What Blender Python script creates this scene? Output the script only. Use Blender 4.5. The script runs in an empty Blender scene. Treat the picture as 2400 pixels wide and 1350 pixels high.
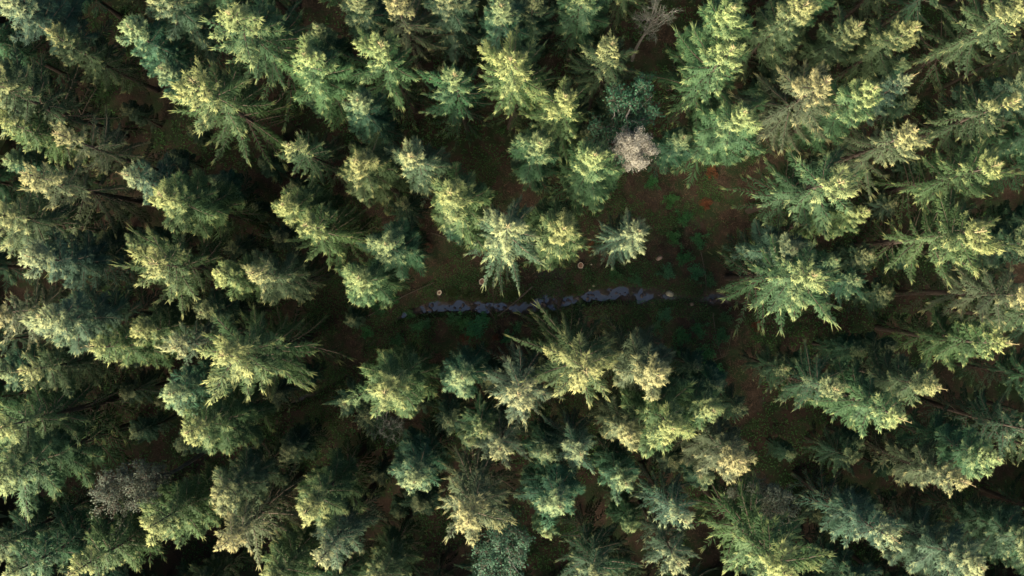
import bpy, math, random
import numpy as np
from mathutils import Vector, noise as mnoise

# ------------------------------------------------------------------ camera, world, sun, exposure
scene = bpy.context.scene
COL = scene.collection
H = 78.0                                   # drone height above the forest floor
FPX = 2346.0    # focal length in pixels of the 2400 px wide photo
cam_data = bpy.data.cameras.new("camera")
cam_data.sensor_fit = 'HORIZONTAL'
cam_data.angle = 2 * math.atan(1200 / FPX)
cam_data.clip_end = 3000
cam = bpy.data.objects.new("camera", cam_data)
cam.location = (0, 0, H)
COL.objects.link(cam)
scene.camera = cam

SUN_EL, SUN_AZ = math.radians(31), math.radians(210)   # azimuth from +Y, clockwise
world = bpy.data.worlds.new("World")
scene.world = world
world.use_nodes = True
nt = world.node_tree
nt.nodes.clear()
sky = nt.nodes.new("ShaderNodeTexSky")
sky.sky_type = 'NISHITA'
sky.sun_disc = False
sky.sun_elevation = SUN_EL
sky.sun_rotation = SUN_AZ
sky.air_density = 1.0
sky.dust_density = 1.0
sky.ozone_density = 1.0
bg = nt.nodes.new("ShaderNodeBackground")
bg.inputs[1].default_value = 0.045
wo = nt.nodes.new("ShaderNodeOutputWorld")
nt.links.new(sky.outputs[0], bg.inputs[0])
nt.links.new(bg.outputs[0], wo.inputs[0])

sun_data = bpy.data.lights.new("sun", 'SUN')
sun_data.energy = 5.0
sun_data.angle = math.radians(62)
sun_data.color = (1.0, 0.84, 0.63)
sun = bpy.data.objects.new("sun", sun_data)
sdir = Vector((math.sin(SUN_AZ) * math.cos(SUN_EL), math.cos(SUN_AZ) * math.cos(SUN_EL), math.sin(SUN_EL)))
sun.rotation_euler = sdir.to_track_quat('Z', 'Y').to_euler()
sun.location = sdir * 100
COL.objects.link(sun)

vs = scene.view_settings
vs.view_transform = 'Standard'
vs.look = 'None'
vs.exposure = 2.45
vs.gamma = 1.0
vs.use_curve_mapping = False
scene.render.engine = 'CYCLES'
scene.cycles.max_bounces = 6
scene.cycles.diffuse_bounces = 3

RNG = np.random.default_rng(7)
random.seed(7)


def px(x, y, z=0.0):
    """a photo pixel at height z -> world x, y (the camera looks straight down)"""
    s = (H - z) / FPX
    return (x - 1200) * s, (675 - y) * s


# ------------------------------------------------------------------ helpers
def link(o, parent=None):
    COL.objects.link(o)
    if parent is not None:
        o.parent = parent
    return o


def tag(o, label=None, category=None, group=None, kind=None):
    if label:
        o["label"] = label
    if category:
        o["category"] = category
    if group:
        o["group"] = group
    if kind:
        o["kind"] = kind
    return o


def mesh_np(name, verts, faces, mats, fmat=None, attrs=None, smooth=False):
    """verts (n,3), faces (m,3) triangles, one go"""
    me = bpy.data.meshes.new(name)
    v = np.asarray(verts, dtype=np.float32)
    f = np.asarray(faces, dtype=np.int32)
    k = f.shape[1]
    me.vertices.add(len(v))
    me.vertices.foreach_set("co", v.ravel())
    me.loops.add(f.size)
    me.loops.foreach_set("vertex_index", f.ravel())
    me.polygons.add(len(f))
    me.polygons.foreach_set("loop_start", np.arange(0, f.size, k, dtype=np.int32))
    me.polygons.foreach_set("loop_total", np.full(len(f), k, dtype=np.int32))
    for m in mats:
        me.materials.append(m)
    if fmat is not None:
        me.polygons.foreach_set("material_index", np.asarray(fmat, dtype=np.int32))
    me.update(calc_edges=True)
    for an, av in (attrs or {}).items():
        at = me.attributes.new(an, 'FLOAT', 'POINT')
        at.data.foreach_set("value", np.asarray(av, dtype=np.float32))
    me.polygons.foreach_set("use_smooth", np.full(len(f), smooth, dtype=bool))
    return me


def norm(a):
    return a / np.maximum(np.linalg.norm(a, axis=-1, keepdims=True), 1e-9)


class Shapes:
    """collects spindles, cones and leaf quads as triangles with two float attributes"""

    def __init__(self):
        self.v, self.f, self.m, self.fresh, self.var = [], [], [], [], []
        self.nh, self.use_n = [], False
        self.hint = None
        self.n = 0

    def _push(self, V, F, fresh, var, mat):
        k, nv = V.shape[0], V.shape[1]
        F = (F[None] + (np.arange(k) * nv)[:, None, None] + self.n).reshape(-1, 3)
        self.v.append(V.reshape(-1, 3))
        self.f.append(F)
        self.m.append(np.full(len(F), mat, np.int32))
        self.fresh.append(fresh.reshape(-1))
        self.var.append(np.repeat(var, nv))
        if self.hint is None:
            self.nh.append(np.zeros((k * nv, 3)))
        else:
            o, d, w = self.hint                # axis start, axis direction, lift: soft, lobe-wide shading normals
            P = V.reshape(-1, 3) - o
            al = np.clip(P @ d, 0, None)[:, None]
            self.nh.append(norm(P - d * al * .75 + w))
            self.use_n = True
        self.n += k * nv

    def spindle(self, p0, p1, w, f0, f1, var, mat=0, mid=0.4, twoend=True):
        p0, p1 = np.atleast_2d(p0), np.atleast_2d(p1)
        k = len(p0)
        w = np.broadcast_to(np.asarray(w, float), (k,))
        f0 = np.broadcast_to(np.asarray(f0, float), (k,))
        f1 = np.broadcast_to(np.asarray(f1, float), (k,))
        var = np.broadcast_to(np.asarray(var, float), (k,))
        d = norm(p1 - p0)
        up = np.where(np.abs(d[:, 2:3]) > 0.9, np.array([[1.0, 0, 0]]), np.array([[0, 0, 1.0]]))
        a = norm(np.cross(d, up))
        b = np.cross(a, d)
        c = p0 + (p1 - p0) * mid if twoend else p0
        ring = []
        ph = RNG.uniform(0, 2.1, k)
        for j in range(3):
            an = ph + j * 2.0944
            ring.append(c + (a * np.cos(an)[:, None] + b * np.sin(an)[:, None]) * w[:, None])
        fm = f0 + (f1 - f0) * mid
        if twoend:
            V = np.stack([p0, p1] + ring, 1)
            F = np.array([[0, 2, 3], [0, 3, 4], [0, 4, 2], [1, 3, 2], [1, 4, 3], [1, 2, 4]])
            fr = np.stack([f0, f1, fm, fm, fm], 1)
        else:
            V = np.stack([p1] + ring, 1)
            F = np.array([[0, 2, 1], [0, 3, 2], [0, 1, 3]])
            fr = np.stack([f1, f0, f0, f0], 1)
        self._push(V, F, fr, var, mat)

    def tube(self, pts, radii, sides=5, fresh=0.0, var=0.5, mat=1):
        pts = np.asarray(pts, float)
        n = len(pts)
        d = norm(np.gradient(pts, axis=0))
        up = np.where(np.abs(d[:, 2:3]) > 0.9, np.array([[1.0, 0, 0]]), np.array([[0, 0, 1.0]]))
        a = norm(np.cross(d, up))
        b = np.cross(a, d)
        an = np.arange(sides) * 2 * math.pi / sides
        V = pts[:, None] + (a[:, None] * np.cos(an)[None, :, None] + b[:, None] * np.sin(an)[None, :, None]) * np.asarray(radii)[:, None, None]
        F = []
        for i in range(n - 1):
            for j in range(sides):
                q = (j + 1) % sides
                A, B, C, D = i * sides + j, i * sides + q, (i + 1) * sides + q, (i + 1) * sides + j
                F += [[A, C, B], [A, D, C]]
        for j in range(1, sides - 1):
            F.append([(n - 1) * sides, (n - 1) * sides + j + 1, (n - 1) * sides + j])
            F.append([0, j, j + 1])
        V = V.reshape(1, -1, 3)
        self._push(V, np.array(F), np.full((1, V.shape[1]), fresh), np.array([var]), mat)

    def leaves(self, c, d, nrm, ln, wd, fresh, var, mat=0):
        """folded diamond leaves"""
        d = norm(d)
        s = norm(np.cross(d, nrm))
        n2 = np.cross(s, d)
        ln, wd = ln[:, None], wd[:, None]
        V = np.stack([c - d * ln * .5, c + s * wd * .5 + n2 * wd * .18, c + d * ln * .5, c - s * wd * .5 + n2 * wd * .18], 1)
        F = np.array([[0, 1, 2], [0, 2, 3]])
        fr = np.stack([fresh * .6, fresh, fresh, fresh], 1)
        self._push(V, F, fr, var, mat)

    def mesh(self, name, mats):
        me = mesh_np(name, np.concatenate(self.v), np.concatenate(self.f), mats, np.concatenate(self.m),
                     {"fresh": np.concatenate(self.fresh), "var": np.concatenate(self.var)}, smooth=self.use_n)
        if self.use_n:
            nv = np.empty(len(me.vertices) * 3, dtype=np.float32)
            me.vertices.foreach_get("normal", nv)
            nh = np.concatenate(self.nh)
            has = np.abs(nh).sum(1, keepdims=True) > 0
            nn = np.where(has, norm(nh + nv.reshape(-1, 3) * .7), nv.reshape(-1, 3))
            me.normals_split_custom_set_from_vertices(nn.tolist())
        return me


# ------------------------------------------------------------------ materials
def new_mat(name):
    m = bpy.data.materials.new(name)
    m.use_nodes = True
    n = m.node_tree.nodes
    p = n["Principled BSDF"]
    return m, m.node_tree, p


def N(t, kind, **kw):
    n = t.nodes.new(kind)
    for k, v in kw.items():
        setattr(n, k, v)
    return n


def mixc(t, fac, a, b, blend='MIX'):
    n = t.nodes.new("ShaderNodeMix")
    n.data_type = 'RGBA'
    n.blend_type = blend
    for s, v in ((0, fac), (6, a), (7, b)):
        if hasattr(v, "is_linked") or isinstance(v, bpy.types.NodeSocket):
            t.links.new(v, n.inputs[s])
        else:
            n.inputs[s].default_value = v if not isinstance(v, tuple) or len(v) == 4 else (*v, 1)
    return n.outputs[2]


def maprange(t, v, a, b, c, d):
    n = t.nodes.new("ShaderNodeMapRange")
    t.links.new(v, n.inputs[0])
    for i, q in enumerate((a, b, c, d)):
        n.inputs[1 + i].default_value = q
    return n.outputs[0]


def foliage_mat(name, tipmul, transl=0.18, young_lit=None):
    """needles or leaves: the tree's own colour (object colour), paler new growth and painted-in light at shoot ends and spruce tops, per-shoot variation"""
    m, t, p = new_mat(name)
    oi = N(t, "ShaderNodeObjectInfo")
    fr = N(t, "ShaderNodeAttribute", attribute_name="fresh")
    va = N(t, "ShaderNodeAttribute", attribute_name="var")
    tip = mixc(t, 1.0, oi.outputs["Color"], (*tipmul, 1), 'MULTIPLY')
    if young_lit:
        tip = mixc(t, 0.40, tip, (*young_lit, 1))  # cream stands for new shoots plus light painted onto the tips
    f = maprange(t, fr.outputs["Fac"], 0.30, 1.0, 0.0, 1.0)
    c = mixc(t, f, oi.outputs["Color"], tip)
    hs = N(t, "ShaderNodeHueSaturation")
    t.links.new(c, hs.inputs["Color"])
    t.links.new(maprange(t, va.outputs["Fac"], 0, 1, 0.80, 1.22), hs.inputs["Value"])
    t.links.new(maprange(t, va.outputs["Fac"], 0, 1, 0.515, 0.485), hs.inputs["Hue"])
    t.links.new(hs.outputs[0], p.inputs["Base Color"])
    p.inputs["Roughness"].default_value = 0.62
    p.inputs["Specular IOR Level"].default_value = 0.25
    tr = N(t, "ShaderNodeBsdfTranslucent")
    t.links.new(hs.outputs[0], tr.inputs[0])
    mx = N(t, "ShaderNodeMixShader")
    mx.inputs[0].default_value = transl
    out = t.nodes["Material Output"]
    t.links.new(p.outputs[0], mx.inputs[1])
    t.links.new(tr.outputs[0], mx.inputs[2])
    t.links.new(mx.outputs[0], out.inputs[0])
    return m


def noisy_mat(name, c1, c2, scale=3.0, rough=0.85, bump=0.3, c3=None, detail=6, stretch=None, obj=False):
    m, t, p = new_mat(name)
    tc = N(t, "ShaderNodeTexCoord")
    co = tc.outputs["Object"]
    if stretch:
        mp = N(t, "ShaderNodeMapping")
        mp.inputs["Scale"].default_value = stretch
        t.links.new(co, mp.inputs[0])
        co = mp.outputs[0]
    nz = N(t, "ShaderNodeTexNoise")
    nz.inputs["Scale"].default_value = scale
    nz.inputs["Detail"].default_value = detail
    t.links.new(co, nz.inputs["Vector"])
    f = maprange(t, nz.outputs[0], 0.35, 0.65, 0, 1)
    c = mixc(t, f, c1, c2)
    if c3:
        n2 = N(t, "ShaderNodeTexNoise")
        n2.inputs["Scale"].default_value = scale * 0.31
        n2.inputs["Detail"].default_value = 4
        t.links.new(co, n2.inputs["Vector"])
        c = mixc(t, maprange(t, n2.outputs[0], 0.48, 0.62, 0, 1), c, c3)
    if obj:
        oi = N(t, "ShaderNodeObjectInfo")
        hs = N(t, "ShaderNodeHueSaturation")
        t.links.new(c, hs.inputs["Color"])
        t.links.new(maprange(t, oi.outputs["Random"], 0, 1, 0.7, 1.3), hs.inputs["Value"])
        c = hs.outputs[0]
    t.links.new(c, p.inputs["Base Color"])
    p.inputs["Roughness"].default_value = rough
    p.inputs["Specular IOR Level"].default_value = 0.25
    b = N(t, "ShaderNodeBump")
    b.inputs["Strength"].default_value = bump
    b.inputs["Distance"].default_value = 0.05
    t.links.new(nz.outputs[0], b.inputs["Height"])
    t.links.new(b.outputs[0], p.inputs["Normal"])
    return m


NEEDLE = foliage_mat("spruce_needles", (4.2, 3.2, 2.4), young_lit=(0.39, 0.325, 0.155))
LEAF = foliage_mat("broad_leaves", (1.35, 1.3, 1.1), 0.25)
BARK = noisy_mat("spruce_bark", (0.042, 0.032, 0.025), (0.085, 0.068, 0.055), 9, stretch=(1, 1, .25))
TWIGBARK = noisy_mat("twig_bark", (0.045, 0.034, 0.025), (0.085, 0.066, 0.05), 6)
SHOOT = noisy_mat("young_shoot", (0.25, 0.21, 0.10), (0.33, 0.28, 0.15), 5)
GREYBARK = noisy_mat("grey_bark", (0.10, 0.098, 0.088), (0.19, 0.18, 0.165), 7, stretch=(1, 1, .3))

# ------------------------------------------------------------------ ground form
STREAM = [(100, 1240, -7), (300, 1150, -7), (480, 1060, -7), (600, 995, -7), (690, 940, 1), (745, 920, 1), (800, 888, -7), (846, 845, -7), (868, 805, -7),
          (905, 764, -7), (955, 735, 2), (1005, 720, 8), (1080, 716, 9), (1150, 722, 8), (1220, 720, 7), (1290, 713, 9),
          (1345, 703, 2), (1395, 690, 9), (1440, 688, 10), (1500, 688, 12), (1560, 696, 2), (1630, 703, -7), (1690, 702, 8), (1760, 715, -7),
          (1850, 735, -7), (2000, 725, -7), (2250, 690, -7), (2700, 640, -7), (3600, 560, -7)]
SP = np.array([[*px(a, b), w * H / FPX] for a, b, w in STREAM])
_s = []
for i in range(len(SP) - 1):
    for k in range(8):
        _s.append(SP[i] + (SP[i + 1] - SP[i]) * k / 8)
_s.append(SP[-1])
SPF = np.array(_s)
for _ in range(6):
    SPF[1:-1] = (SPF[:-2] + SPF[1:-1] * 2 + SPF[2:]) / 4


def stream_d(x, y):
    """distance beyond the water's edge (negative inside), vectorised"""
    x, y = np.atleast_1d(np.asarray(x, float)), np.atleast_1d(np.asarray(y, float))
    out = np.full(x.shape, 1e9)
    for a in SPF:
        out = np.minimum(out, np.hypot(x - a[0], y - a[1]) - a[2])
    return out


def vnoise(x, y, sc, oct_=3, seed=0.0):
    return np.array([mnoise.fractal(Vector((a * sc + seed, b * sc - seed, seed * .37)), 0.6, 2.1, oct_) for a, b in zip(x, y)])


WATER_Z = -0.34


def ground_z(x, y):
    x, y = np.atleast_1d(np.asarray(x, float)), np.atleast_1d(np.asarray(y, float))
    d = stream_d(x, y)
    base = vnoise(x, y, 0.16, 3, 3.1) * 0.30 + vnoise(x, y, 0.9, 2, 8.7) * 0.10
    edge = vnoise(x, y, 1.3, 2, 5.0) * 0.16
    k = np.clip((d + edge + 0.05) / 0.7, 0, 1)
    k = k * k * (3 - 2 * k)
    bed = WATER_Z - 0.035 + vnoise(x, y, 1.25, 4, 2.2) * 0.19
    return bed * (1 - k) + (base + 0.02) * k


def gz(x, y):
    return float(ground_z([x], [y])[0])


# ------------------------------------------------------------------ ground, water
gx = np.concatenate([[-900, -400, -200, -120, -80, -60], np.linspace(-44, -17, 55)[:-1], np.linspace(-17, 19, 235), np.linspace(19, 44, 55)[1:], [60, 80, 120, 200, 400, 900]])
gy = np.concatenate([[-900, -400, -200, -120, -80, -50], np.linspace(-28, -11, 35)[:-1], np.linspace(-11, 10, 140), np.linspace(10, 28, 37)[1:], [50, 80, 120, 200, 400, 900]])
GX, GY = np.meshgrid(gx, gy)
GZ = ground_z(GX.ravel(), GY.ravel())
nx, ny = len(gx), len(gy)
ii = (np.arange(ny - 1)[:, None] * nx + np.arange(nx - 1)[None]).ravel()
gf = np.stack([ii, ii + 1, ii + 1 + nx, ii + nx], 1)

gm, t, p = new_mat("forest_floor")
tc = N(t, "ShaderNodeTexCoord")
def nz_(scale, det=5, rough=0.6):
    n = N(t, "ShaderNodeTexNoise")
    n.inputs["Scale"].default_value = scale
    n.inputs["Detail"].default_value = det
    n.inputs["Roughness"].default_value = rough
    t.links.new(tc.outputs["Object"], n.inputs["Vector"])
    return n.outputs[0]
n_fine, n_mid, n_big, n_moss = nz_(7.0), nz_(1.6), nz_(0.35), nz_(0.55, 7, 0.7)
c = mixc(t, maprange(t, n_mid, .35, .65, 0, 1), (0.017, 0.0125, 0.008, 1), (0.044, 0.032, 0.020, 1))
c = mixc(t, maprange(t, n_fine, .52, .68, 0, .8), c, (0.10, 0.068, 0.043, 1))
c = mixc(t, maprange(t, n_big, .46, .60, 0, .8), c, (0.048, 0.030, 0.020, 1))
c = mixc(t, maprange(t, n_moss, .46, .58, 0, .9), c, (0.016, 0.036, 0.011, 1))
geo = N(t, "ShaderNodeNewGeometry")
sep = N(t, "ShaderNodeSeparateXYZ")
t.links.new(geo.outputs["Position"], sep.inputs[0])
wet = maprange(t, sep.outputs[2], WATER_Z - .02, WATER_Z + .14, 1, 0)
c = mixc(t, wet, c, (0.040, 0.030, 0.025, 1))
t.links.new(c, p.inputs["Base Color"])
t.links.new(maprange(t, wet, 0, 1, 0.95, 0.4), p.inputs["Roughness"])
p.inputs["Specular IOR Level"].default_value = 0.3
b = N(t, "ShaderNodeBump")
b.inputs["Strength"].default_value = 0.6
b.inputs["Distance"].default_value = 0.06
t.links.new(n_fine, b.inputs["Height"])
t.links.new(b.outputs[0], p.inputs["Normal"])
ground = link(bpy.data.objects.new("ground", mesh_np("ground", np.stack([GX.ravel(), GY.ravel(), GZ], 1), gf, [gm], smooth=True)))
tag(ground, "dark brown forest floor of needle litter and moss patches", "ground", kind="structure")

wm, t, p = new_mat("stream_water")
p.inputs["Base Color"].default_value = (0.050, 0.050, 0.045, 1)
p.inputs["Roughness"].default_value = 0.06
p.inputs["IOR"].default_value = 1.6
p.inputs["Specular IOR Level"].default_value = 0.75
tc = N(t, "ShaderNodeTexCoord")
nz = N(t, "ShaderNodeTexNoise")
nz.inputs["Scale"].default_value = 5
nz.inputs["Detail"].default_value = 3
t.links.new(tc.outputs["Object"], nz.inputs["Vector"])
b = N(t, "ShaderNodeBump")
b.inputs["Strength"].default_value = 0.12
b.inputs["Distance"].default_value = 0.03
t.links.new(nz.outputs[0], b.inputs["Height"])
t.links.new(b.outputs[0], p.inputs["Normal"])
dv = norm(np.gradient(SPF[:, :2], axis=0))
side = np.stack([-dv[:, 1], dv[:, 0]], 1)
wl = SPF[:, :2] + side * (SPF[:, 2:3] + 0.7)
wr = SPF[:, :2] - side * (SPF[:, 2:3] + 0.7)
wv = np.concatenate([np.c_[wl, np.full(len(wl), WATER_Z)], np.c_[wr, np.full(len(wr), WATER_Z)]])
k = np.arange(len(SPF) - 1)
wf = np.stack([k + len(SPF), k + 1 + len(SPF), k + 1, k], 1)
stream = link(bpy.data.objects.new("stream_water", mesh_np("stream_water", wv, wf, [wm], smooth=True)))
tag(stream, "narrow grey stream winding across the clearing", "stream", kind="structure")

# ------------------------------------------------------------------ tree builders
def lerp_pts(P, s):
    n = len(P) - 1
    u = np.clip(s, 0, 0.9999) * n
    i = u.astype(int)
    f = (u - i)[:, None]
    return P[i] * (1 - f) + P[i + 1] * f, norm(P[i + 1] - P[i])


def trunk_path(rng, h, bend):
    z = np.linspace(0, h, 12)
    a, b = rng.uniform(0, 6.28), rng.uniform(0, 6.28)
    x = bend * (np.sin(z / h * 3.1 + a) - math.sin(a)) * .5
    y = bend * (np.sin(z / h * 2.6 + b) - math.sin(b)) * .5
    x -= x[-1] * z / h
    y -= y[-1] * z / h
    return np.stack([x, y, z], 1)


def spruce(seed, style, h=21.0):
    """returns crown, trunk and leader meshes of one spruce (real size, base at the origin)"""
    rng = np.random.default_rng(seed)
    S = Shapes()
    R, fall, dens, gap, droop, fing = dict(
        star=(2.6, 2.9, 1.0, 0.22, 14, .90), dense=(2.05, 2.7, 1.1, 0.10, 10, 1.12),
        bigstar=(2.45, 2.3, 1.1, 0.05, 8, .85), narrow=(1.9, 3.6, 1.0, 0.12, 22, 1.0), sparse=(2.2, 2.8, 0.9, 0.30, 28, 0.85))[style]
    TP = trunk_path(rng, h, 0.5)
    lop = rng.uniform(0, 6.28)
    z = h * 0.20
    wh = 0
    while z < h - 0.25:
        t = (h - z) / (h * 0.80)
        low = z < h * 0.50
        nb = int(rng.integers(4, 7)) if t > 0.12 else int(rng.integers(4, 6))
        a0 = rng.uniform(0, 6.28)
        for k in range(nb):
            if rng.random() < gap:
                continue
            az = a0 + k * 6.283 / nb + rng.normal(0, .22)
            L = R * (1 - math.exp(-(h - z) / fall)) * np.interp(h - z, [0, 6, 12, 17], [1, 1, .95, .8]) * rng.uniform(0.5, 1.18) * (1 + .12 * math.cos(az - lop))
            if rng.random() < .14:
                L *= 1.28
            L = max(L, 0.22)
            zz = z + rng.normal(0, .12)
            e0 = np.interp(t, [0, .12, .35, .7, 1], [52, 30, 14, 2, -12] if style == 'bigstar' else [62, 44, 22, 4, -14]) + rng.normal(0, 7)
            s = np.linspace(0, 1, 9)
            pitch = np.radians(e0 - droop * np.sin(s * 2.2) * min(1, t * 2.4) + 30 * s ** 2 * min(1, t * 2))
            curl = az + np.cumsum(rng.normal(0, .07, 9))
            step = np.stack([np.cos(pitch) * np.cos(curl), np.cos(pitch) * np.sin(curl), np.sin(pitch)], 1) * L / 8
            o, _ = lerp_pts(TP, np.array([zz / h]))
            P = np.concatenate([o, o + np.cumsum(step[1:], axis=0)])
            top_lit = float(np.interp(h - z, [0, 1.8, 3.8, 6.0] if style == 'bigstar' else [0, 1.3, 3.0, 5.2], [.56, .44, -.05, -.45]))  # light falloff down the crown painted in: pale top, darker flanks
            club = 2.0 if t < .45 or style == 'dense' else 3.0
            fg = fing * (np.interp(t, [.12, .4], [1.1, .68]) if style in ('star', 'sparse', 'bigstar') else 1.0)
            bv = float(np.clip(rng.normal(.5, .24), 0, 1))
            S.tube(P[::2], np.linspace(0.012 + .011 * L, 0.007, 5), 3, 0, bv, 1)
            bd = norm((P[-1] - P[0])[None])[0]
            S.hint = (P[0] - np.array([0, 0, .12]), bd, bd * .18 + np.array([0, 0, .22]))
            # side shoots
            n = max(4, int(L / 0.074 * dens * (0.5 if low else 1)))
            bare = np.interp(t, [0, .25, .6, 1], [0.02, .06, .15, .28])
            ss = np.linspace(bare, 1.0, n) + rng.normal(0, .012, n)
            for sd in (-1, 1):
                c, d = lerp_pts(P, ss)
                sidev = norm(np.cross(d, np.array([[0, 0, 1.0]]))) * sd
                rel = (ss - bare) / (1 - bare)
                shp = np.clip(np.minimum(rel * club + .36, (1.05 - rel) * 2.0 + .13), .15, 1)
                lw = min(0.52, 0.15 + 0.17 * L) * fg * shp * rng.uniform(.5, 1.45, n)
                beta = np.radians(rng.normal(52, 9, n) - 16 * rel)
                hang = rng.normal(-.16, .22, n) - 0.12 * min(1, t * 1.5)
                dv = norm(d * np.cos(beta)[:, None] + sidev * np.sin(beta)[:, None] + np.array([[0, 0, 1.0]]) * hang[:, None])
                e = c + dv * lw[:, None]
                fr = np.clip(rel * .5 + rng.normal(.0, .12, n) + top_lit, 0, 1)
                var = np.clip(bv + rng.normal(0, .09, n), 0, 1)
                S.spindle(c, e, 0.036 * rng.uniform(.8, 1.25, n) * (1.25 if low else 1), fr * .5, np.clip(fr + .42, 0, 1), var)
                if low:
                    continue
                for q in (0.38, 0.68):
                    m = lw > (0.17 if q < .5 else 0.24)
                    if not m.any():
                        continue
                    for s2 in (-1, 1):
                        cc = c[m] + (e - c)[m] * (q + rng.uniform(-.08, .08, m.sum()))[:, None]
                        dd = dv[m]
                        s3 = norm(np.cross(dd, np.array([[0, 0, 1.0]]))) * s2
                        d3 = norm(dd * .75 + s3 * .65 + rng.normal(0, .22, (m.sum(), 3)))
                        l3 = lw[m] * (0.55 - .22 * q) * rng.uniform(.6, 1.2, m.sum())
                        S.spindle(cc, cc + d3 * l3[:, None], 0.028, fr[m] * .6, np.clip(fr[m] + .40, 0, 1), var[m], twoend=False)
            # upright shoots along the top of the branch and the end shoot
            if not low:
                nu = max(2, int(n * .55))
                su = rng.uniform(bare, 1, nu)
                c, d = lerp_pts(P, su)
                dv = norm(d * .8 + rng.normal(0, .32, (nu, 3)) + np.array([[0, 0, .25]]))
                lu = rng.uniform(.10, .24, nu)
                S.spindle(c, c + dv * lu[:, None], .036, su * .5, np.clip(su * .5 + .3 + top_lit, 0, 1), np.clip(bv + rng.normal(0, .15, nu), 0, 1), twoend=False)
            ne = 5
            ed = norm(norm(P[-1:] - P[-2:-1]) + rng.normal(0, .42, (ne, 3)))
            S.spindle(np.repeat(P[-2:-1], ne, 0), P[-1:] + ed * (.10 + .05 * L) * rng.uniform(.5, 1.7, (ne, 1)), .026, .5 + top_lit, 1, bv)
            S.hint = None
        z += rng.uniform(.46, .74) * (0.7 if t < .15 else 1.0) * (1.5 if low else 1)
        wh += 1
    crown = S.mesh("crown_" + style, [NEEDLE, TWIGBARK])
    T = Shapes()
    rad = np.interp(np.linspace(0, 1, 12), [0, .05, .3, 1], [.27, .21, .17, .018])
    T.tube(TP - np.array([[0, 0, .25]]) * (np.arange(12) == 0)[:, None], rad, 9, 0, .5, 0)
    trunk = T.mesh("trunk_" + style, [BARK])
    Ld = Shapes()
    top = TP[-1]
    ll = dict(star=.4, bigstar=.35, dense=.25, narrow=1.05, sparse=.6)[style]
    Ld.tube(np.array([top - [0, 0, .9], top, top + [0.02, 0.01, ll]]), [.028, .022, .010], 5, 0, .5, 0)
    for zz, nn, l in ((0.0, 5, .3), (-.42, 5, .34), (ll * .97, 3, .09)):
        for k in range(nn):
            a = k * 6.283 / nn + rng.uniform(0, .8)
            d = np.array([math.cos(a) * .8, math.sin(a) * .8, .75])
            q = top + np.array([0, 0, zz])
            Ld.spindle(q[None], (q + d * l * rng.uniform(.7, 1.1))[None], .013, .5, 1, .5)
    return crown, trunk, Ld.mesh("leader_" + style, [SHOOT])


def branching(seed, h, R, crown_z, leafy, leafsize=.13, twig=.011, levels=(13, 6, 6, 5)):
    """broad crown of forking limbs; leafy adds leaves on the last shoots"""
    rng = np.random.default_rng(seed)
    TP = trunk_path(rng, h * .82, .7)
    T = Shapes()
    T.tube(TP - np.array([[0, 0, .25]]) * (np.arange(12) == 0)[:, None], np.linspace(.17, .03, 12), 8, 0, .5, 0)
    C = Shapes()
    cen = np.array([0, 0, crown_z])
    rz = h - crown_z
    C.hint = None
    for i in range(levels[0]):
        s = rng.uniform(.42, .98)
        o, _ = lerp_pts(TP, np.array([s]))
        az = i * 2.4 + rng.normal(0, .3)
        el = rng.uniform(.15, 1.3)
        tgt = cen + np.array([math.cos(az) * math.cos(el) * R, math.sin(az) * math.cos(el) * R, math.sin(el) * rz]) * rng.uniform(.75, 1.0)
        P = np.linspace(o[0], tgt, 6)
        P[1:-1] += rng.normal(0, .09, (4, 3)) + np.array([0, 0, .1])
        T.tube(P, np.linspace(.055, .012, 6), 5, 0, .5, 0)
        for j in range(levels[1]):
            q, d = lerp_pts(P, rng.uniform(.3, 1, 1))
            d2 = norm(d + rng.normal(0, .65, (1, 3)) + np.array([[0, 0, .15]]))[0]
            l2 = R * rng.uniform(.25, .5)
            e2 = q[0] + d2 * l2
            P2 = np.stack([q[0], (q[0] + e2) / 2 + rng.normal(0, .05, 3), e2])
            C.hint = None
            C.tube(P2, [.018, .012, .006], 3, 0, .5, 1)
            C.hint = (q[0] - np.array([0, 0, .15]), d2, d2 * .2 + np.array([0, 0, .2])) if leafy else None
            for k in range(levels[2]):
                q3, d3 = lerp_pts(P2, rng.uniform(.2, 1, 1))
                d3 = norm(d3 + rng.normal(0, .6, (1, 3)))[0]
                l3 = R * rng.uniform(.12, .26)
                e3 = q3[0] + d3 * l3
                C.spindle(q3, e3[None], twig, .2, .6, rng.uniform(), mat=1)
                n = levels[3]
                f = rng.uniform(.2, 1, n)[:, None]
                q4 = q3 + (e3 - q3[0])[None] * f
                d4 = norm(d3[None] + rng.normal(0, .7, (n, 3)))
                l4 = rng.uniform(.12, .28, n)[:, None]
                C.spindle(q4, q4 + d4 * l4, twig * .75, .3, 1, rng.uniform(0, 1, n), mat=0 if not leafy else 1, twoend=False)
                if leafy:
                    m = leafy
                    cc = np.repeat(q4 + d4 * l4 * .8, m, 0) + rng.normal(0, .09, (n * m, 3))
                    dd = rng.normal(0, 1, (n * m, 3))
                    nn = rng.normal(0, .7, (n * m, 3)) + np.array([[0, 0, 1.0]])
                    C.leaves(cc, dd, nn, rng.uniform(.7, 1.3, n * m) * leafsize, rng.uniform(.7, 1.2, n * m) * leafsize * .6,
                             rng.uniform(0, 1, n * m), rng.uniform(0, 1, n * m))
    return C.mesh("crown_broad", [LEAF, TWIGBARK if leafy else GREYBARK]), T.mesh("trunk_broad", [GREYBARK]), None


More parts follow.
